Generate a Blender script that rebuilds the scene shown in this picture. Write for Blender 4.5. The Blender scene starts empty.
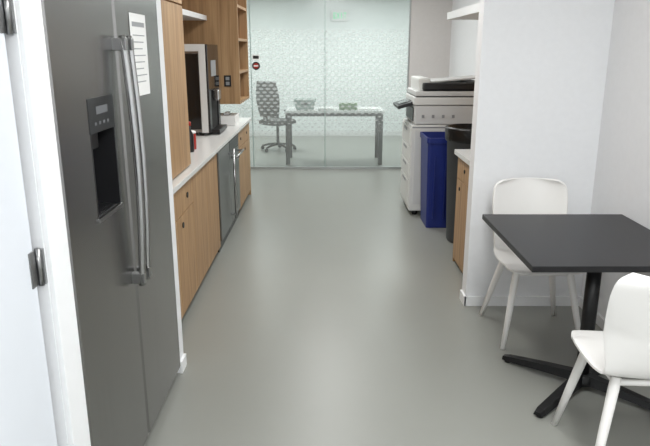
import bpy, bmesh, math
from mathutils import Vector, Matrix
D=bpy.data
sc=bpy.context.scene
sc.view_settings.view_transform='Standard'
sc.view_settings.exposure=0.0
# ---------------- materials ----------------
def lin(c):
    return tuple(((v/255)/12.92 if v/255<=0.04045 else ((v/255+0.055)/1.055)**2.4) for v in c)+(1,)
def mat(name,rgb,rough=0.5,metal=0.0,spec=0.5,noise=0.0,nscale=(8,8,8),bump=0.0,emit=None,es=0,coat=0):
    m=D.materials.new(name); m.use_nodes=True
    nt=m.node_tree; b=nt.nodes['Principled BSDF']
    c=lin(rgb)
    b.inputs['Base Color'].default_value=c
    b.inputs['Roughness'].default_value=rough
    b.inputs['Metallic'].default_value=metal
    b.inputs['Specular IOR Level'].default_value=spec
    b.inputs['Coat Weight'].default_value=coat
    if emit:
        b.inputs['Emission Color'].default_value=lin(emit); b.inputs['Emission Strength'].default_value=es
    tc=nt.nodes.new('ShaderNodeTexCoord'); mp=nt.nodes.new('ShaderNodeMapping')
    mp.inputs['Scale'].default_value=nscale
    nz=nt.nodes.new('ShaderNodeTexNoise'); nz.inputs['Scale'].default_value=1; nz.inputs['Detail'].default_value=4
    nt.links.new(tc.outputs['Object'],mp.inputs[0]); nt.links.new(mp.outputs[0],nz.inputs[0])
    rp=nt.nodes.new('ShaderNodeValToRGB')
    rp.color_ramp.elements[0].position=.3; rp.color_ramp.elements[1].position=.7
    k=noise
    rp.color_ramp.elements[0].color=(c[0]*(1-k),c[1]*(1-k),c[2]*(1-k),1)
    rp.color_ramp.elements[1].color=(min(1,c[0]*(1+k)),min(1,c[1]*(1+k)),min(1,c[2]*(1+k)),1)
    nt.links.new(nz.outputs['Fac'],rp.inputs[0]); nt.links.new(rp.outputs[0],b.inputs['Base Color'])
    if bump>0:
        bp=nt.nodes.new('ShaderNodeBump'); bp.inputs['Strength'].default_value=bump; bp.inputs['Distance'].default_value=.01
        nt.links.new(nz.outputs['Fac'],bp.inputs['Height']); nt.links.new(bp.outputs[0],b.inputs['Normal'])
    return m
M_wall=mat('wall_paint',(238,239,241),.7,noise=.012,nscale=(30,30,30))
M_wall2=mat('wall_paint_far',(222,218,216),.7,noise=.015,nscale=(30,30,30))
M_white=mat('white_trim',(240,241,242),.45,noise=.01)
M_door=mat('door_paint',(222,226,232),.4,noise=.01)
M_ceil=mat('ceiling_tile',(225,225,222),.9,noise=.03,nscale=(40,40,40))
M_counter=mat('white_quartz',(228,228,226),.25,noise=.02,nscale=(60,60,60))
M_steel=mat('brushed_steel',(150,150,150),.3,metal=1,noise=.06,nscale=(3,3,120))
M_steel2=mat('fridge_steel',(146,145,144),.27,metal=1,noise=.04,nscale=(2,40,.8))
M_chrome=mat('polished_steel',(180,180,180),.2,metal=1)
M_dark=mat('dark_plastic',(28,28,30),.35)
M_black=mat('black_metal',(20,20,21),.4,spec=.4)
M_tabletop=mat('black_laminate',(25,25,27),.36,noise=.05,nscale=(20,20,20),spec=.35)
M_shadow=mat('dark_gap',(14,13,12),.8)
M_grey=mat('grey_plastic',(150,152,154),.5)
M_lgrey=mat('light_grey_plastic',(212,213,212),.5)
M_offw=mat('copier_white',(222,223,220),.5)
M_blue=mat('blue_plastic',(24,42,120),.45,noise=.05)
M_bin=mat('bin_grey',(80,84,88),.55,noise=.05)
M_bag=mat('bin_bag',(18,18,19),.3,noise=.3,nscale=(30,30,30),bump=.5)
M_chair=mat('white_lacquer',(236,234,231),.35)
M_paper=mat('paper',(240,240,238),.8)
M_red=mat('red_plastic',(170,40,30),.4)
M_green=mat('green_box',(96,128,84),.6)
M_egrey=mat('grey_green_box',(150,165,160),.6)
M_glassblk=mat('black_glass',(22,24,26),.08,spec=.6)
M_exit=mat('exit_green',(90,200,150),.5,emit=(60,220,140),es=.35)
M_lamp=mat('led_diffuser',(255,255,255),.6,emit=(255,253,248),es=2)
M_shoe=mat('kick_plate',(60,55,50),.7)

def wood(name,axis='z',k=1.0):
    m=D.materials.new(name); m.use_nodes=True; nt=m.node_tree; b=nt.nodes['Principled BSDF']
    tc=nt.nodes.new('ShaderNodeTexCoord'); mp=nt.nodes.new('ShaderNodeMapping')
    mp.inputs['Scale'].default_value={'z':(26,26,1.1),'y':(26,1.1,26)}[axis]
    nz=nt.nodes.new('ShaderNodeTexNoise'); nz.inputs['Scale'].default_value=1.3; nz.inputs['Detail'].default_value=8; nz.inputs['Distortion'].default_value=.7
    nt.links.new(tc.outputs['Object'],mp.inputs[0]); nt.links.new(mp.outputs[0],nz.inputs[0])
    rp=nt.nodes.new('ShaderNodeValToRGB'); e=rp.color_ramp.elements
    e[0].position=.25; e[1].position=.75
    e[0].color=lin((144*k,110*k,76*k)); e[1].color=lin((192*k,157*k,116*k))
    n=rp.color_ramp.elements.new(.5); n.color=lin((174*k,138*k,98*k))
    nt.links.new(nz.outputs['Fac'],rp.inputs[0]); nt.links.new(rp.outputs[0],b.inputs['Base Color'])
    b.inputs['Roughness'].default_value=.5
    return m
M_wood=wood('oak_veneer'); 
M_woody=wood('oak_veneer_shelf','y',.95)

def floor_mat():
    m=D.materials.new('epoxy_floor'); m.use_nodes=True; nt=m.node_tree; b=nt.nodes['Principled BSDF']
    tc=nt.nodes.new('ShaderNodeTexCoord')
    n1=nt.nodes.new('ShaderNodeTexNoise'); n1.inputs['Scale'].default_value=1.1; n1.inputs['Detail'].default_value=4
    nt.links.new(tc.outputs['Object'],n1.inputs[0])
    rp=nt.nodes.new('ShaderNodeValToRGB'); e=rp.color_ramp.elements
    e[0].position=.3; e[1].position=.7; e[0].color=lin((140,141,135)); e[1].color=lin((144,145,139))
    nt.links.new(n1.outputs['Fac'],rp.inputs[0]); nt.links.new(rp.outputs[0],b.inputs['Base Color'])
    r2=nt.nodes.new('ShaderNodeMapRange'); r2.inputs[3].default_value=.33; r2.inputs[4].default_value=.37
    nt.links.new(n1.outputs['Fac'],r2.inputs[0]); nt.links.new(r2.outputs[0],b.inputs['Roughness'])
    b.inputs['Specular IOR Level'].default_value=.42
    return m
M_floor=floor_mat()

def glass_mat(zoff):
    m=D.materials.new('frosted_dot_glass'); m.use_nodes=True; nt=m.node_tree
    for n in list(nt.nodes): nt.nodes.remove(n)
    N=nt.nodes.new; L=nt.links.new
    out=N('ShaderNodeOutputMaterial')
    tr=N('ShaderNodeBsdfTransparent'); tr.inputs[0].default_value=(.90,.925,.92,1)
    gl=N('ShaderNodeBsdfGlossy'); gl.inputs['Roughness'].default_value=.2; gl.inputs[0].default_value=(1,1,1,1)
    mx=N('ShaderNodeMixShader'); mx.inputs[0].default_value=.04
    L(tr.outputs[0],mx.inputs[1]); L(gl.outputs[0],mx.inputs[2])
    df=N('ShaderNodeBsdfDiffuse'); df.inputs[0].default_value=(.92,.94,.93,1)
    tl=N('ShaderNodeBsdfTranslucent'); tl.inputs[0].default_value=(.92,.94,.93,1)
    m2=N('ShaderNodeMixShader'); m2.inputs[0].default_value=.5
    L(df.outputs[0],m2.inputs[1]); L(tl.outputs[0],m2.inputs[2])
    tc=N('ShaderNodeTexCoord'); sp=N('ShaderNodeSeparateXYZ'); L(tc.outputs['Object'],sp.inputs[0])
    def mth(op,a,b=None,c=None):
        n=N('ShaderNodeMath'); n.operation=op
        for i,v in enumerate((a,b,c)):
            if v is None: continue
            if isinstance(v,(int,float)): n.inputs[i].default_value=v
            else: L(v,n.inputs[i])
        return n.outputs[0]
    Z=mth('ADD',sp.outputs[2],zoff)
    px,pz=.095,.048
    zr=mth('DIVIDE',Z,pz); row=mth('FLOOR',zr)
    off=mth('MULTIPLY',mth('MODULO',row,2),.5)
    xr=mth('ADD',mth('DIVIDE',sp.outputs[0],px),off)
    fx=mth('SUBTRACT',mth('FRACT',mth('ADD',xr,100)),.5); fz=mth('SUBTRACT',mth('FRACT',zr),.5)
    d=mth('SQRT',mth('ADD',mth('MULTIPLY',fx,fx),mth('MULTIPLY',fz,fz)))
    # soft-edged dots that shrink to the top and bottom of the band
    t=mth('ABSOLUTE',mth('SUBTRACT',Z,1.30))
    r=mth('MAXIMUM',mth('SUBTRACT',.42,mth('MULTIPLY',mth('MULTIPLY',t,t),.45)),.0)
    mr=N('ShaderNodeMapRange'); mr.interpolation_type='SMOOTHSTEP'
    L(mth('SUBTRACT',r,d),mr.inputs[0]); mr.inputs[1].default_value=-.08; mr.inputs[2].default_value=.12
    mask=mth('ADD',mth('MULTIPLY',mr.outputs[0],.17),.06)
    up=mth('LESS_THAN',Z,1.93)
    mask=mth('ADD',mth('MULTIPLY',mask,up),.04)
    m3=N('ShaderNodeMixShader'); L(mask,m3.inputs[0]); L(mx.outputs[0],m3.inputs[1]); L(m2.outputs[0],m3.inputs[2])
    L(m3.outputs[0],out.inputs[0])
    return m
M_glass=glass_mat((.035+2.695)/2)
M_mull=mat('glass_joint',(165,182,178),.4)
M_alu=mat('aluminium',(185,188,188),.35,metal=.8)

# ---------------- helpers ----------------
COL=sc.collection
def empty(name,loc=(0,0,0)):
    e=D.objects.new(name,None); e.empty_display_size=.1; e.location=loc; COL.objects.link(e); return e
def finish(name,bm,m,parent=None,smooth=False,loc=None):
    me=D.meshes.new(name); bm.normal_update(); bm.to_mesh(me); bm.free()
    o=D.objects.new(name,me); COL.objects.link(o); me.materials.append(m)
    if smooth:
        for p in me.polygons: p.use_smooth=True
    if parent is not None:
        o.parent=parent
        o.location=(-parent.location) if loc is None else loc
    elif loc is not None: o.location=loc
    return o
def box(name,x0,x1,y0,y1,z0,z1,m,parent=None,bev=0.0,local=False):
    c=Vector(((x0+x1)/2,(y0+y1)/2,(z0+z1)/2))
    bm=bmesh.new(); bmesh.ops.create_cube(bm,size=1)
    bmesh.ops.scale(bm,vec=(x1-x0,y1-y0,z1-z0),verts=bm.verts)
    if bev>0: bmesh.ops.bevel(bm,geom=bm.edges[:],offset=bev,segments=2,affect='EDGES',profile=.6)
    me=D.meshes.new(name); bm.to_mesh(me); bm.free(); me.materials.append(m)
    o=D.objects.new(name,me); COL.objects.link(o)
    if parent is not None:
        o.parent=parent; o.location=c if local else c-Vector(parent.location)
    else: o.location=c
    return o
def tube(name,pts,rad,m,parent=None,seg=12,local=True,smooth=True):
    pts=[Vector(p) for p in pts]
    if not isinstance(rad,(list,tuple)): rad=[rad]*len(pts)
    bm=bmesh.new(); rings=[]
    prev=None
    for i,p in enumerate(pts):
        t=(pts[min(i+1,len(pts)-1)]-pts[max(i-1,0)]).normalized()
        if prev is None:
            up=Vector((0,0,1)) if abs(t.z)<.9 else Vector((1,0,0))
            a=t.cross(up).normalized()
        else: a=(prev-t*prev.dot(t)).normalized()
        prev=a; b=t.cross(a)
        rings.append([bm.verts.new(p+(a*math.cos(2*math.pi*k/seg)+b*math.sin(2*math.pi*k/seg))*rad[i]) for k in range(seg)])
    for i in range(len(rings)-1):
        for k in range(seg):
            bm.faces.new((rings[i][k],rings[i][(k+1)%seg],rings[i+1][(k+1)%seg],rings[i+1][k]))
    bm.faces.new(rings[0][::-1]); bm.faces.new(rings[-1])
    bmesh.ops.recalc_face_normals(bm,faces=bm.faces[:])
    o=finish(name,bm,m,parent,False,loc=(0,0,0) if local else None)
    if smooth:
        for p in o.data.polygons:
            if len(p.vertices)==4: p.use_smooth=True
    return o
def lathe(name,prof,m,parent=None,loc=(0,0,0),seg=32,sx=1,sy=1):
    bm=bmesh.new(); rings=[]
    for r,z in prof:
        rings.append([bm.verts.new((sx*r*math.cos(2*math.pi*k/seg),sy*r*math.sin(2*math.pi*k/seg),z)) for k in range(seg)])
    for i in range(len(rings)-1):
        for k in range(seg): bm.faces.new((rings[i][k],rings[i][(k+1)%seg],rings[i+1][(k+1)%seg],rings[i+1][k]))
    bm.faces.new(rings[0][::-1]); bm.faces.new(rings[-1])
    bmesh.ops.recalc_face_normals(bm,faces=bm.faces[:])
    return finish(name,bm,m,parent,True,loc=loc)
def rrect_loft(name,secs,m,parent=None,loc=(0,0,0),r=.04,seg=5):
    bm=bmesh.new(); rings=[]
    for hx,hy,z,rr in secs:
        ring=[]
        for q,(sx,sy) in enumerate(((1,1),(-1,1),(-1,-1),(1,-1))):
            for k in range(seg+1):
                a=math.pi/2*(q+k/seg)
                ring.append(bm.verts.new((sx*(hx-rr)+rr*math.cos(a),sy*(hy-rr)+rr*math.sin(a),z)))
        rings.append(ring)
    n=len(rings[0])
    for i in range(len(rings)-1):
        for k in range(n): bm.faces.new((rings[i][k],rings[i][(k+1)%n],rings[i+1][(k+1)%n],rings[i+1][k]))
    bm.faces.new(rings[0][::-1]); bm.faces.new(rings[-1])
    bmesh.ops.recalc_face_normals(bm,faces=bm.faces[:])
    return finish(name,bm,m,parent,False,loc=loc)

# ---------------- room shell ----------------
XR=1.71; XL=-1.5; YG=8.95; YB=12.6; HC=2.7
box('floor',-3.2,3.2,-3.1,YB+.1,-.1,0,M_floor)
box('ceiling',-3.2,3.2,-3.1,YB+.1,HC,HC+.1,M_ceil)
box('wall_right',XR,XR+.1,-3,YG+.1,0,HC,M_wall)
box('wall_left_kitchen',XL-.1,XL,1.56,YG+.1,0,HC,M_wall)
box('wall_back',-.9,XR,-3.1,-3,0,HC,M_wall)
box('wall_partition',.94,XR,3.93,4.05,0,HC,M_wall)
box('baseboard_partition',.93,XR,3.915,3.93,0,.065,M_white)
box('baseboard_partition_end',.927,.94,3.915,4.05,0,.065,M_white)
box('baseboard_right',XR-.013,XR,-3,3.915,0,.065,M_white)
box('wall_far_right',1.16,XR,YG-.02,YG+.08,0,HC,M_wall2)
# near left wall w/ door
box('wall_left_near',-.9,-.77,-3,.70,0,HC,M_wall)
box('wall_left_over_door',-.9,-.77,.70,1.64,2.1,HC,M_wall)
box('wall_left_jamb',XL,-.77,1.645,1.755,0,HC,M_wall)
box('trim_1',-.77,-.755,1.65,1.772,0,2.2,M_white,bev=.003)
d=empty('door_1',(-.80,1.1,0))
box('slab',-.835,-.79,.72,1.622,.008,2.08,M_door,d,bev=.003)
box('gap_shade',-.86,-.84,.70,1.645,.0,2.1,M_shadow,d)  # full-height near-black sheet behind the slab, painted-in shade for the door gaps
for i,z in enumerate((.40,1.077,1.74)):
    box('hinge_leaf_%d'%i,-.792,-.786,1.592,1.622,z-.05,z+.05,M_steel,d,bev=.002)
    tube('hinge_pin_%d'%i,[(.018,.532,z-.053),(.018,.532,z+.053)],.008,M_steel,d)
    box('hinge_plate_%d'%i,-.79,-.77,1.634,1.6445,z-.05,z+.05,M_steel,d)

# panel right of the fridge (white)
box('wall_fridge_panel',XL,-.765,3.01,3.10,0,HC,M_wall)
box('baseboard_fridge_panel',-.765,-.752,3.005,3.105,0,.065,M_white)

# far office shell
M_wall3=mat('office_paint',(215,220,219),.7,noise=.015)
box('wall_far_back',-3.2,3.2,YB,YB+.1,0,HC,M_wall3)
box('wall_far_left',-3.2,-3.1,YG,YB,0,HC,M_wall3)
box('wall_far_side',3.1,3.2,YG,YB,0,HC,M_wall3)
box('baseboard_far',-3.1,3.1,YB-.015,YB,0,.1,M_lgrey)
box('wall_office_left',-3.1,XL-.1,YG-.02,YG+.08,0,HC,M_wall)
box('wall_office_right',XR+.1,3.1,YG-.02,YG+.08,0,HC,M_wall)
# glass partition
g=empty('glass_partition',(0,YG,0))
xs=[XL+.005,-1.02+.0,0.0,1.158]
for i in range(3):
    box('glass_pane_%d'%i,xs[i]+.004,xs[i+1]-.004,YG-.0008,YG+.0008,.035,HC-.005,M_glass,g)
for i in (1,2):
    box('joint_%d'%i,xs[i]-.006,xs[i]+.006,YG-.006,YG+.006,.035,HC-.005,M_mull,g)
box('base_channel',xs[0],xs[3],YG-.02,YG+.02,0.001,.035,M_alu,g)
box('head_channel',xs[0],xs[3],YG-.02,YG+.02,HC-.04,HC-.003,M_alu,g)
box('end_channel',1.14,1.157,YG-.021,YG+.02,.036,HC-.041,M_alu,g)

# glass sign (black with red)
s=empty('door_sign',(-.95,YG-.01,1.5))
def disc(name,r,th,m,parent,loc,axis='y'):
    bm=bmesh.new(); bmesh.ops.create_cone(bm,cap_ends=True,segments=28,radius1=r,radius2=r,depth=th)
    if axis=='y': bmesh.ops.rotate(bm,matrix=Matrix.Rotation(math.pi/2,3,'X'),verts=bm.verts)
    if axis=='x': bmesh.ops.rotate(bm,matrix=Matrix.Rotation(math.pi/2,3,'Y'),verts=bm.verts)
    return finish(name,bm,m,parent,False,loc=loc)
disc('round_badge',.055,.004,M_dark,s,(0,0,-.06)); disc('badge_ring',.036,.005,M_red,s,(0,-.001,-.06)); 
box('badge_bar',-.03,.03,-.006,-.002,-.07,-.05,M_paper,s,local=True)
box('label',-.05,.05,-.003,.003,.02,.09,M_paper,s,local=True)
box('label_text',-.04,.04,-.004,-.003,.035,.075,M_dark,s,local=True)

# ---------------- fridge ----------------
f=empty('refrigerator',(-1.1,2.39,0))
Y0,Y1,YS=1.775,3.003,2.375
box('cabinet_body',-1.48,-.86,Y0+.01,Y1-.01,.02,2.13,M_grey,f)
box('toe_grille',-.86,-.80,Y0+.01,Y1-.01,.01,.05,M_dark,f)
def fdoor(name,ya,yb,holes=None):
    z0,z1=.055,1.99
    if holes is None: yl=[ya+(yb-ya)*i/12 for i in range(13)]; zl=[z0,z1]
    else:
        h=holes; yl=sorted(set([ya+(yb-ya)*i/12 for i in range(13)]+[h[0],h[1]])); zl=[z0,h[2],h[3],z1]
        yl=[y for y in yl if (y in h[:2]) or (abs(y-h[0])>.012 and abs(y-h[1])>.012)]
    yl=sorted(set(yl+[ya+.012,yb-.012]))
    bm=bmesh.new(); V={}
    def fx(y):
        e=min(y-ya,yb-y)
        return -.757-.010*max(0,1-e/.012)
    for i,y in enumerate(yl):
        for j,z in enumerate(zl): V[i,j]=bm.verts.new((fx(y),y,z))
    B=[[bm.verts.new((-.855,y,z)) for z in (z0,z1)] for y in (ya,yb)]
    for i in range(len(yl)-1):
        for j in range(len(zl)-1):
            if holes and yl[i]>=holes[0]-1e-6 and yl[i+1]<=holes[1]+1e-6 and j==1: continue
            bm.faces.new((V[i,j],V[i+1,j],V[i+1,j+1],V[i,j+1]))
    n=len(yl)-1; m=len(zl)-1
    bm.faces.new([V[0,j] for j in range(m+1)]+[B[0][1],B[0][0]])
    bm.faces.new([V[n,j] for j in range(m+1)]+[B[1][1],B[1][0]])
    bm.faces.new([V[i,m] for i in range(n+1)]+[B[1][1],B[0][1]])
    bm.faces.new([V[i,0] for i in range(n+1)]+[B[1][0],B[0][0]])
    bmesh.ops.recalc_face_normals(bm,faces=bm.faces[:])
    return finish(name,bm,M_steel2,f)
H=(2.03,2.28,1.09,1.50)
fdoor('freezer_door',Y0+.006,YS-.005,H)
fdoor('fresh_food_door',YS+.005,Y1-.006)
box('top_grille',-.815,-.762,Y0+.006,Y1-.006,2.0,2.13,M_steel2,f,bev=.004)
# dispenser
box('dispenser_back',-.855,-.845,H[0],H[1],H[2],H[3],M_dark,f)
box('dispenser_side_a',-.85,-.757,H[0],H[0]+.012,H[2],H[3],M_dark,f)
box('dispenser_side_b',-.85,-.757,H[1]-.012,H[1],H[2],H[3],M_dark,f)
box('dispenser_tray',-.85,-.750,H[0],H[1],H[2],H[2]+.015,M_steel,f,bev=.003)
for i in range(6): box('drip_slat_%d'%i,-.83+i*.012,-.825+i*.012,H[0]+.03,H[1]-.03,H[2]+.015,H[2]+.019,M_dark,f)
M_panel=mat('dispenser_panel',(52,54,56),.4,metal=.5)
M_key=mat('dispenser_key',(105,107,110),.5)
box('control_panel',-.85,-.755,H[0],H[1],1.385,H[3],M_panel,f,bev=.003)
box('control_display',-.755,-.7535,2.10,2.21,1.445,1.47,M_key,f)
for i in range(4): box('control_key_%d'%i,-.755,-.7538,2.08+i*.04,2.095+i*.04,1.41,1.42,M_key,f)
box('ice_chute',-.83,-.79,2.10,2.20,1.32,1.385,M_black,f,bev=.01)
box('paddle',-.842,-.83,2.11,2.19,1.19,1.32,M_black,f,bev=.004)
# handles
for nm,y in (('handle_freezer',2.338),('handle_fresh_food',2.410)):
    pts=[];rad=[]
    for i in range(21):
        t=i/20; z=.755+(1.70-.755)*t
        x=-.722+.018*math.sin(math.pi*t)
        pts.append((x-f.location.x,y-f.location.y,z)); rad.append(.0135)
    tube(nm,pts,rad,M_chrome,f,seg=14)
    for k,z in enumerate((.785,1.67)):
        box(nm+'_post_%d'%k,-.765,-.706,y-.013,y+.013,z-.022,z+.022,M_steel,f,bev=.004)
# paper notice
nt_=empty('paper_notice',(-.7545,2.66,1.62))
box('sheet',-.0008,.0008,-.11,.11,-.15,.17,M_paper,nt_,local=True)
box('heading',.0008,.0014,-.085,.085,.12,.138,M_grey,nt_,local=True)
for i in range(8):
    box('text_line_%d'%i,.0008,.0014,-.085,.08-(i%3)*.02,.085-i*.026,.089-i*.026,M_grey,nt_,local=True)
box('upper_fridge_panel',XL+.001,-.79,1.777,3.0,2.16,HC-.002,M_wall)

# ---------------- left kitchen run ----------------
XF=-.875
def cab_face(parent,name,y0,y1,z0,z1,m=None,x=XF,th=.02,sgn=1):
    return box(name,min(x-sgn*th,x),max(x-sgn*th,x),y0+.003,y1-.003,z0+.003,z1-.003,m or M_wood,parent,bev=.0015)
def knob(parent,y,z,x=XF,sgn=1,r=.014):
    c=parent.location
    disc('knob',r,.006,M_black,parent,(x+sgn*.003-c.x,y-c.y,z-c.z),'x')
bc=empty('base_cabinet',(-1.18,4.1,0))
box('carcass',-1.48,XF-.021,3.105,5.05,.08,.865,M_shadow,bc)
box('toe_kick',-1.4,XF-.04,3.105,5.05,.0,.08,M_shoe,bc)
cab_face(bc,'drawer_front',3.105,4.07,.675,.855); knob(bc,3.90,.765,r=.018)
cab_face(bc,'door_a',3.105,3.60,.06,.675)
cab_face(bc,'door_b',3.60,4.07,.06,.675); knob(bc,3.74,.61,r=.018)
cab_face(bc,'door_c',4.07,4.56,.06,.855); 
cab_face(bc,'door_d',4.56,5.05,.06,.855)
bc2=empty('base_cabinet',(-1.18,6.7,0))
box('carcass',-1.48,XF-.021,6.27,7.28,.08,.865,M_shadow,bc2)
box('toe_kick',-1.4,XF-.04,6.27,7.28,.0,.08,M_shoe,bc2)
box('end_panel',-1.48,XF,7.28,7.30,0,.865,M_wood,bc2)
for i,(a,b) in enumerate(((6.27,6.78),(6.78,7.28))):
    cab_face(bc2,'drawer_%d'%i,a,b,.675,.855); cab_face(bc2,'door_%d'%i,a,b,.06,.675)
    knob(bc2,(a+b)/2,.765); knob(bc2,a+.08,.61)
box('kitchen_countertop',-1.495,-.85,3.105,7.32,.868,.90,M_counter,bev=.003)
# appliances
M_app=mat('appliance_steel',(132,134,134),.32,metal=1,noise=.05,nscale=(3,3,120))
ap=empty('undercounter_refrigerator',(-1.18,5.35,0))
box('case',-1.46,-.90,5.06,5.65,.03,.86,M_dark,ap)
box('door',-.90,-.862,5.063,5.647,.10,.852,M_app,ap,bev=.004)
box('kick_grille',-.92,-.89,5.06,5.65,.005,.09,M_dark,ap)
tube('handle',[(-.815+1.18,.25,.16),(-.815+1.18,.25,.80)],.011,M_chrome,ap)
for z in (.2,.76): box('handle_post',-.865,-.81,5.59,5.61,z-.01,z+.01,M_chrome,ap)
dw=empty('dishwasher',(-1.18,5.95,0))
box('tub',-1.46,-.90,5.66,6.26,.03,.86,M_dark,dw)
box('door',-.90,-.862,5.663,6.257,.10,.74,M_app,dw,bev=.004)
box('control_strip',-.90,-.862,5.663,6.257,.745,.852,M_dark,dw,bev=.004)
box('kick_plate',-.92,-.89,5.66,6.26,.005,.09,M_dark,dw)
tube('handle',[(-.81+1.18,-.24,.70),(-.81+1.18,.25,.70)],.011,M_chrome,dw)
for y in (5.74,6.17): box('handle_post',-.865,-.805,y-.01,y+.01,.69,.71,M_chrome,dw)

# tall cabinet on counter
tc=empty('tall_cabinet',(-1.2,3.65,1.6))
box('carcass',-1.495,-.921,3.105,4.17,.903,HC-.003,M_wood,tc)
cab_face(tc,'door_lower_a',3.105,3.64,.91,1.92,x=-.90)
cab_face(tc,'door_lower_b',3.64,4.19,.91,1.92,x=-.90)
cab_face(tc,'door_upper_a',3.105,3.64,1.925,2.66,x=-.90)
cab_face(tc,'door_upper_b',3.64,4.19,1.925,2.66,x=-.90)
# open shelving, backsplash
box('wood_backsplash',-1.497,-1.48,4.175,7.3,.903,HC-.003,M_wood)
sh=empty('wall_shelf',(-1.3,5.3,2.0))
box('board',-1.478,-1.16,4.18,6.49,1.93,1.975,M_white,sh)
box('upper_board',-1.478,-1.16,4.18,6.49,2.30,2.34,M_woody,sh)
# far upper open cabinet
oc=empty('open_shelf_cabinet',(-1.2,6.9,1.8))
box('side_near',-1.478,-.86,6.5,6.525,1.12,HC-.003,M_wood,oc)
box('side_far',-1.478,-.86,7.275,7.30,1.12,HC-.003,M_wood,oc)
box('back',-1.478,-1.46,6.525,7.275,1.12,HC-.003,M_wood,oc)
for i,z in enumerate((1.12,1.42,1.74,2.06,2.38)):
    box('shelf_%d'%i,-1.46,-.862,6.525,7.275,z,z+.025,M_woody,oc)
for i,(y,z,h,m) in enumerate(((6.7,1.445,.14,M_paper),(6.9,1.445,.2,M_egrey),(7.1,1.445,.12,M_dark),(6.75,1.145,.18,M_dark),(7.05,1.145,.15,M_paper),(6.8,1.765,.2,M_paper),(7.05,1.765,.16,M_red))):
    lathe('canister_%d'%i,[(.05,0),(.055,.01),(.055,h-.03),(.04,h-.01),(.04,h)],m,oc,loc=(-1.0+1.2,y-6.9,z-1.8),seg=18)
ol=empty('power_outlet',(-.98,6.495,1.35))
box('plate',-.035,.035,-.004,.004,-.055,.055,M_dark,ol,bev=.001,local=True)
box('socket_a',-.018,.018,-.007,-.004,.008,.04,M_grey,ol,local=True); box('socket_b',-.018,.018,-.007,-.004,-.04,-.008,M_grey,ol,local=True)

# coffee machine
cm=empty('coffee_machine',(-1.25,5.95,.9))
X1=-1.03
box('body',-1.46,X1-.02,5.70,6.28,.93,1.70,M_steel,cm,bev=.008)
box('front_upper',X1-.02,X1,5.70,6.28,1.30,1.70,M_glassblk,cm,bev=.006)
box('front_side_a',X1-.02,X1,5.70,5.80,.93,1.30,M_dark,cm,bev=.003)
box('front_side_b',X1-.02,X1,6.18,6.28,.93,1.30,M_dark,cm,bev=.003)
box('front_recess',X1-.02,X1-.012,5.80,6.18,.95,1.30,M_shadow,cm)
box('spout',X1-.01,X1+.05,5.92,6.06,1.2,1.3,M_chrome,cm,bev=.01)
box('drip_tray',X1-.02,X1+.07,5.78,6.2,.912,.95,M_dark,cm,bev=.004)
box('screen',X1,X1+.003,5.85,6.1,1.42,1.56,M_grey,cm)
box('side_frame',-1.47,X1-.018,5.695,5.70,1.64,1.70,M_lgrey,cm)
box('side_edge',X1-.075,X1-.018,5.694,5.70,.93,1.64,M_lgrey,cm)
box('side_dark',-1.26,X1-.08,5.695,5.70,.96,1.62,M_glassblk,cm)
for x in (-1.42,-1.12):
    for y in (5.75,6.22): box('foot',x-.02,x+.02,y-.02,y+.02,.901,.931,M_dark,cm)
bt=empty('water_bottle',(-1.03,4.78,.9))
lathe('body',[(.03,.001),(.034,.01),(.034,.13),(.015,.17),(.015,.2)],M_dark,bt); lathe('cap',[(.018,.2),(.018,.225),(.012,.23)],M_red,bt,seg=16)
bt=empty('spice_tin',(-1.05,4.92,.9)); lathe('tin',[(.04,.001),(.042,.005),(.042,.12),(.04,.125)],M_red,bt); lathe('lid',[(.043,.125),(.043,.14),(.03,.145)],M_paper,bt)
nb=empty('napkin_box',(-1.02,6.66,.9))
box('box',-.11,.10,-.16,.16,.001,.10,M_paper,nb,bev=.004,local=True); box('slot',-.04,.03,-.1,.1,.10,.102,M_dark,nb,local=True)
box('napkin',-.03,.02,-.07,.07,.102,.125,M_white,nb,bev=.005,local=True)

# ---------------- right side beyond partition ----------------
rc=empty('side_cabinet',(1.36,4.45,0))
box('carcass',1.056,XR-.01,4.055,4.84,.06,.865,M_shadow,rc)
box('toe_kick',1.07,XR-.02,4.055,4.84,0,.06,M_shoe,rc)
box('end_panel',1.036,XR-.01,4.84,4.86,0,.865,M_wood,rc)
cab_face(rc,'drawer_front',4.055,4.84,.69,.862,x=1.035,sgn=-1); cab_face(rc,'door_front',4.055,4.84,.03,.69,x=1.035,sgn=-1)
knob(rc,4.60,.78,x=1.035,sgn=-1); knob(rc,4.74,.62,x=1.035,sgn=-1)
box('counter',1.01,XR-.003,4.055,4.89,.868,.905,M_counter,rc,bev=.003)
rs=empty('wall_shelf',(1.4,5.1,1.95))
box('board',1.15,XR-.002,4.055,6.24,1.925,1.99,M_white,rs,bev=.002)
box('wood_side_panel',XR-.02,XR-.002,4.055,7.1,.91,1.92,M_wood)

# blue recycling bin
bb=empty('recycling_bin',(1.075,6.02,0))
rrect_loft('body',[(.105,.19,.002,.02),(.125,.235,.82,.025),(.135,.245,.822,.025),(.135,.245,.87,.025),(.12,.23,.87,.02),(.10,.19,.3,.02)],M_blue,bb)
for i in (-1,1):
    box('rib_%d'%i,-.004+i*.05,.004+i*.05,-.235,-.205,.1,.7,M_blue,bb,local=True)
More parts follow.
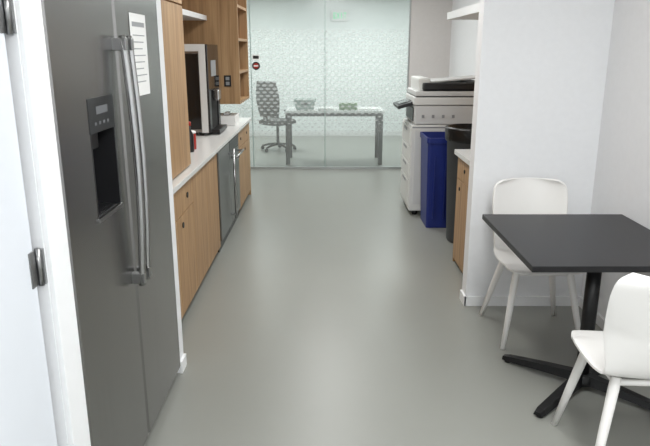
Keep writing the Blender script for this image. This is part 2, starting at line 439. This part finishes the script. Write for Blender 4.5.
# grey trash bin
tb=empty('trash_bin',(1.265,5.42,0))
lathe('body',[(.165,.002),(.175,.02),(.212,.93),(.225,.935),(.225,.98),(.205,.985),(.2,.95),(.17,.3)],M_bin,tb)
lathe('bag_liner',[(.223,.90),(.229,.92),(.233,1.0),(.228,1.02),(.205,1.02),(.196,.95),(.16,.5)],M_bag,tb)
for sg in (-1,1): box('grip_%d'%sg,-.05,.05,sg*.235-.012,sg*.235+.012,.84,.87,M_bin,tb,bev=.004,local=True)

# copier
cp=empty('photocopier',(1.25,6.62,0))
cx0,cx1,cy0,cy1=.86,1.56,6.30,6.98
box('body',cx0,cx1,cy0,cy1,.05,.93,M_offw,cp,bev=.012)
box('upper_body',cx0+.03,cx1,cy0+.01,cy1,.935,1.12,M_lgrey,cp,bev=.012)
for i,z in enumerate((.10,.38,.55,.72)):
    hh=(.27,.16,.16,.18)[i]
    box('tray_%d'%i,cx0-.012,cx0+.002,cy0+.03,cy1-.03,z,z+hh,M_offw,cp,bev=.004)
    box('tray_grip_%d'%i,cx0-.016,cx0-.011,cy0+.22,cy1-.22,z+hh-.045,z+hh-.02,M_grey,cp)
box('output_cavity',cx0+.02,cx0+.034,cy0+.08,cy1-.08,.96,1.09,M_dark,cp)
box('side_panel_a',cx0+.04,cx0+.30,cy0-.004,cy0+.002,.12,.88,M_lgrey,cp,bev=.002)
box('side_panel_b',cx0+.32,cx1-.03,cy0-.004,cy0+.002,.40,.88,M_lgrey,cp,bev=.002)
for i in range(6): box('vent_%d'%i,cx0+.36,cx0+.52,cy0-.006,cy0-.003,.55+i*.03,.56+i*.03,M_grey,cp)
box('side_groove',cx0+.01,cx1-.01,cy0-.002,cy0+.003,.90,.912,M_grey,cp)
for i in range(4): box('port_%d'%i,cx0+.10+i*.10,cx0+.125+i*.10,cy0+.003,cy0+.01,1.0,1.03,M_grey,cp)
box('scanner_base',cx0+.02,cx1,cy0,cy1,1.125,1.20,M_offw,cp,bev=.01)
box('platen_gap',cx0+.04,cx1-.02,cy0+.02,cy1-.02,1.20,1.212,M_dark,cp)
box('adf_base',cx0+.03,cx1,cy0+.005,cy1-.02,1.212,1.26,M_lgrey,cp,bev=.01)
box('adf_dark_hood',cx0+.10,cx0+.60,cy0+.0,cy1-.1,1.262,1.34,M_dark,cp,bev=.02)
t=box('adf_input_tray',cx0+.16,cx1,cy0+.12,cy1-.12,1.355,1.37,M_lgrey,cp,bev=.004); t.rotation_euler=(0,math.radians(-5),0)
box('adf_feed_head',cx0+.06,cx0+.18,cy0+.05,cy1-.05,1.25,1.385,M_offw,cp,bev=.02)
box('adf_rear_cover',cx1-.18,cx1,cy0+.02,cy1-.05,1.26,1.35,M_dark,cp,bev=.02)
t=box('control_panel',cx0-.13,cx0+.07,cy0+.12,cy1-.1,1.10,1.135,M_dark,cp,bev=.006); t.rotation_euler=(0,math.radians(-16),0)
t=box('control_screen',cx0-.11,cx0+.02,cy0+.2,cy1-.25,1.136,1.14,M_glassblk,cp); t.rotation_euler=(0,math.radians(-16),0)
for x in (cx0+.07,cx1-.07):
    for y in (cy0+.07,cy1-.07): lathe('caster',[(.025,0.001),(.03,.02),(.025,.05)],M_dark,cp,loc=(x-1.25,y-6.62,0),seg=14)

# ---------------- cafe table ----------------
ct=empty('cafe_table',(1.29,2.87,0))
box('tabletop',.895,1.69,2.57,3.47,.722,.75,M_tabletop,ct,bev=.003)
tube('column',[(0.01,0,.06),(0.01,0,.70)],.034,M_black,ct,seg=24)
box('top_plate',1.18,1.42,2.75,2.99,.70,.722,M_black,ct)
lathe('hub',[(.06,.03),(.062,.05),(.05,.075),(.036,.085)],M_black,ct,loc=(.01,0,0))
for i,(sx,sy) in enumerate(((-1,1),(-1,-1),(1,1),(1,-1))):
    dx,dy=.315*sx,.285*sy
    bm=bmesh.new(); n=Vector((-dy,dx,0)).normalized()
    secs=[(0,.034,.035,.085),(.5,.03,.026,.062),(.93,.026,.012,.038),(1,.02,.012,.03)]
    R=[]
    for t_,w,zb,zt in secs:
        p=Vector((dx*t_,dy*t_,0)); R.append([bm.verts.new(p+n*w+Vector((0,0,zb))),bm.verts.new(p-n*w+Vector((0,0,zb))),bm.verts.new(p-n*w*.7+Vector((0,0,zt))),bm.verts.new(p+n*w*.7+Vector((0,0,zt)))])
    for a in range(len(R)-1):
        for k in range(4): bm.faces.new((R[a][k],R[a][(k+1)%4],R[a+1][(k+1)%4],R[a+1][k]))
    bm.faces.new(R[0]); bm.faces.new(R[-1]); bmesh.ops.recalc_face_normals(bm,faces=bm.faces[:])
    finish('foot_%d'%i,bm,M_black,ct,loc=(.01,0,0))
    lathe('glide_%d'%i,[(.018,.0),(.018,.014)],M_dark,ct,loc=(.01+dx*.94,dy*.94,0),seg=14)

# ---------------- dining chairs ----------------
def chair(loc,rot):
    e=empty('dining_chair',loc)
    prof=[(-.25,.452),(-.235,.462),(-.15,.462),(-.05,.456),(.06,.452),(.135,.458),(.175,.475),(.20,.51),(.217,.57),(.232,.65),(.25,.74),(.264,.81),(.278,.865),(.284,.893)]
    wid =[.155,.195,.222,.226,.220,.210,.204,.204,.212,.220,.225,.224,.210,.165]
    def cr(a,b,c,d_,t): return .5*((2*b)+(-a+c)*t+(2*a-5*b+4*c-d_)*t*t+(-a+3*b-3*c+d_)*t**3)
    P=[]; n=len(prof)
    for i in range(n-1):
        for k in range(4):
            t=k/4; q=[max(0,i-1),i,i+1,min(n-1,i+2)]
            P.append(tuple(cr(*[prof[j][c] for j in q],t) for c in (0,1))+(cr(*[wid[j] for j in q],t),i+t))
    P.append((prof[-1][0],prof[-1][1],wid[-1],n-1.0))
    bm=bmesh.new(); G=[]; U=18
    for (y,z,w,s) in P:
        row=[]; back=min(1,max(0,(s-5)/4))
        for k in range(U+1):
            u=2*k/U-1
            yy=y-back*.085*u*u; zz=z+(1-back)*.014*u*u - (0.012*abs(u)**3 if s<2 else 0)
            row.append(bm.verts.new((w*u,yy,zz)))
        G.append(row)
    for i in range(len(G)-1):
        for k in range(U): bm.faces.new((G[i][k],G[i][k+1],G[i+1][k+1],G[i+1][k]))
    bmesh.ops.recalc_face_normals(bm,faces=bm.faces[:])
    o=finish('seat_and_back_shell',bm,M_chair,e,True,loc=(0,0,0))
    md=o.modifiers.new('s','SOLIDIFY'); md.thickness=.012; md.offset=0
    b=o.modifiers.new('b','BEVEL'); b.width=.003; b.segments=2; b.limit_method='ANGLE'; b.angle_limit=1.0
    for nm,(a,bb_) in {'leg_front_l':((-.15,-.15,.445),(-.225,-.245,0)),'leg_front_r':((.15,-.15,.445),(.225,-.245,0)),
                      'leg_rear_l':((-.14,.12,.445),(-.235,.235,0)),'leg_rear_r':((.14,.12,.445),(.235,.235,0))}.items():
        a=Vector(a); bb_=Vector(bb_)
        tube(nm,[a,a.lerp(bb_,.1),a.lerp(bb_,.5),bb_],[.019,.021,.0185,.013],M_chair,e)
    tube('brace_front',[(-.155,-.155,.425),(.155,-.155,.425)],.012,M_chair,e)
    tube('brace_rear',[(-.145,.125,.425),(.145,.125,.425)],.012,M_chair,e)
    tube('brace_side',[(-.15,-.15,.42),(-.14,.12,.42)],.011,M_chair,e); tube('brace_side_b',[(.15,-.15,.42),(.14,.12,.42)],.011,M_chair,e)
    e.rotation_euler=(0,0,rot); return e
chair((1.24,3.53,0),math.radians(0))
chair((1.26,2.28,0),math.radians(180-3))

# ---------------- office beyond glass ----------------
ot=empty('work_table',(.14,9.6,0))
box('top',-.58,.87,9.27,9.98,.765,.795,M_lgrey,ot,bev=.003)
for x in (-.55,.82):
    for y in (9.29,9.92): box('leg',x-.03,x+.03,y,y+.044,0.001,.765,M_black,ot)
for y in (9.29,9.93): box('rail',-.55,.82,y,y+.03,.715,.765,M_black,ot)
for x in (-.55,.82): box('side_rail',x-.02,x+.02,9.30,9.95,.715,.765,M_black,ot)
gb=empty('green_box',(.34,9.5,.796)); box('carton',-.13,.13,-.1,.1,0,.07,M_green,gb,bev=.003,local=True); box('carton_lid',-.135,.135,-.105,.105,.065,.09,M_green,gb,bev=.003,local=True)
pb=empty('storage_tub',(-.30,9.55,.796)); rrect_loft('tub',[(.13,.11,0,.02),(.16,.14,.13,.03),(.165,.15,.135,.03),(.165,.15,.15,.03)],M_egrey,pb); box('handle',-.05,.05,-.155,-.145,.08,.1,M_dark,pb,local=True)
pp=empty('paper_stack',(.03,9.45,.796)); 
for i in range(6):
    o=box('sheet_%d'%i,-.105,.105,-.13,.13,i*.006,.005+i*.006,M_paper,pp,local=True); o.rotation_euler=(0,0,.1*math.sin(i*2.1))
pp=empty('open_book',(.64,9.5,.796)); box('pages_a',-.15,0,-.1,.1,0,.02,M_paper,pp,bev=.004,local=True); box('pages_b',.004,.15,-.1,.1,0,.02,M_paper,pp,bev=.004,local=True)
# office chair
oc2=empty('office_chair',(-.80,10.7,0))
for i in range(5):
    a=i*2*math.pi/5+.3; c,s_=math.cos(a),math.sin(a)
    tube('base_arm_%d'%i,[(0,0,.11),(c*.16,s_*.16,.10),(c*.29,s_*.29,.07)],[.025,.02,.014],M_black,oc2)
    disc('caster_%d'%i,.03,.03,M_black,oc2,(c*.29,s_*.29,.031),'x')
tube('gas_post',[(0,0,.1),(0,0,.44)],.025,M_black,oc2)
rrect_loft('seat',[(.2,.2,.44,.06),(.25,.24,.46,.08),(.25,.24,.50,.08),(.22,.21,.525,.07)],M_black,oc2)
bm=bmesh.new(); G=[]
for j in range(9):
    t=j/8; w=.19+.05*math.sin(math.pi*t)
    G.append([bm.verts.new((w*u/4,.24+.06*t-.05*(u/4)**2,.58+.58*t)) for u in range(-4,5)])
for j in range(8):
    for k in range(8): bm.faces.new((G[j][k],G[j][k+1],G[j+1][k+1],G[j+1][k]))
o=finish('back',bm,M_black,oc2,True,loc=(0,0,0)); md=o.modifiers.new('s','SOLIDIFY'); md.thickness=.025
tube('back_post',[(0,.1,.44),(0,.27,.46),(0,.29,.75)],.02,M_black,oc2)
for sx in (-1,1):
    tube('arm_post_%d'%sx,[(sx*.2,.02,.46),(sx*.29,.02,.5),(sx*.29,.02,.68)],.014,M_black,oc2)
    box('arm_pad_%d'%sx,sx*.29-.035,sx*.29+.035,-.12,.13,.68,.71,M_black,oc2,bev=.008,local=True)
oc2.rotation_euler=(0,0,2.5)
# exit sign on far wall
ex=empty('exit_sign',(.28,YB-.03,2.28))
box('housing',-.16,.16,-.02,.02,-.1,.1,M_lgrey,ex,bev=.004,local=True)
def strokes(parent):
    L={'E':[(0,0,.2,1),(0,.0,1,.18),(0,.41,.8,.59),(0,.82,1,1)],'I':[(.35,0,.65,1)],'T':[(.4,0,.6,1),(0,.82,1,1)]}
    x=-.12
    for ch in 'EXIT':
        if ch=='X':
            for sg in (-1,1):
                o=box('letter_X',-.006,.006,-.003,0,-.06,.06,M_exit,parent,local=True); o.location=(x+.022,-.022,0); o.rotation_euler=(0,sg*.42,0)
        else:
            for a,b,c,d_ in L[ch]:
                box('letter_'+ch,x+a*.045,x+c*.045,-.024,-.02,-.055+b*.11,-.055+d_*.11,M_exit,parent,local=True)
        x+=.065
strokes(ex)

# ---------------- lights ----------------
def troffer(x,y,w,l,power,col=(1,.985,.96)):
    e=empty('ceiling_light',(x,y,HC))
    box('frame',-w/2-.02,w/2+.02,-l/2-.02,l/2+.02,-.012,-.001,M_white,e,local=True)
    box('diffuser',-w/2,w/2,-l/2,l/2,-.016,-.012,M_lamp,e,local=True)
    ld=D.lights.new('panel_lamp','AREA'); ld.shape='RECTANGLE'; ld.size=w; ld.size_y=l; ld.energy=power; ld.color=col
    lo=D.objects.new('panel_lamp',ld); COL.objects.link(lo); lo.parent=e; lo.location=(0,0,-.02)
troffer(.45,-1.2,.6,1.2,58,(.985,1,1))
troffer(.75,1.5,.6,1.2,44,(.985,1,1))
troffer(.05,4.7,.5,1.8,28,(.985,1,.995))
troffer(.05,7.4,.5,1.6,32,(.985,1,.995))
troffer(-1.3,10.8,.6,1.2,62,(.97,1,.99))
troffer(1.2,10.8,.6,1.2,62,(.97,1,.99))
w=D.worlds.new('w'); sc.world=w; w.use_nodes=True
w.node_tree.nodes['Background'].inputs[0].default_value=(.8,.85,.9,1); w.node_tree.nodes['Background'].inputs[1].default_value=.3

# ---------------- camera ----------------
cd=D.cameras.new('camera'); cd.sensor_width=36; cd.lens=630/650*36; cd.clip_start=.05
co=D.objects.new('camera',cd); COL.objects.link(co)
co.location=(0,0,1.65); co.rotation_euler=(math.radians(90-15.35),0,0)
sc.camera=co
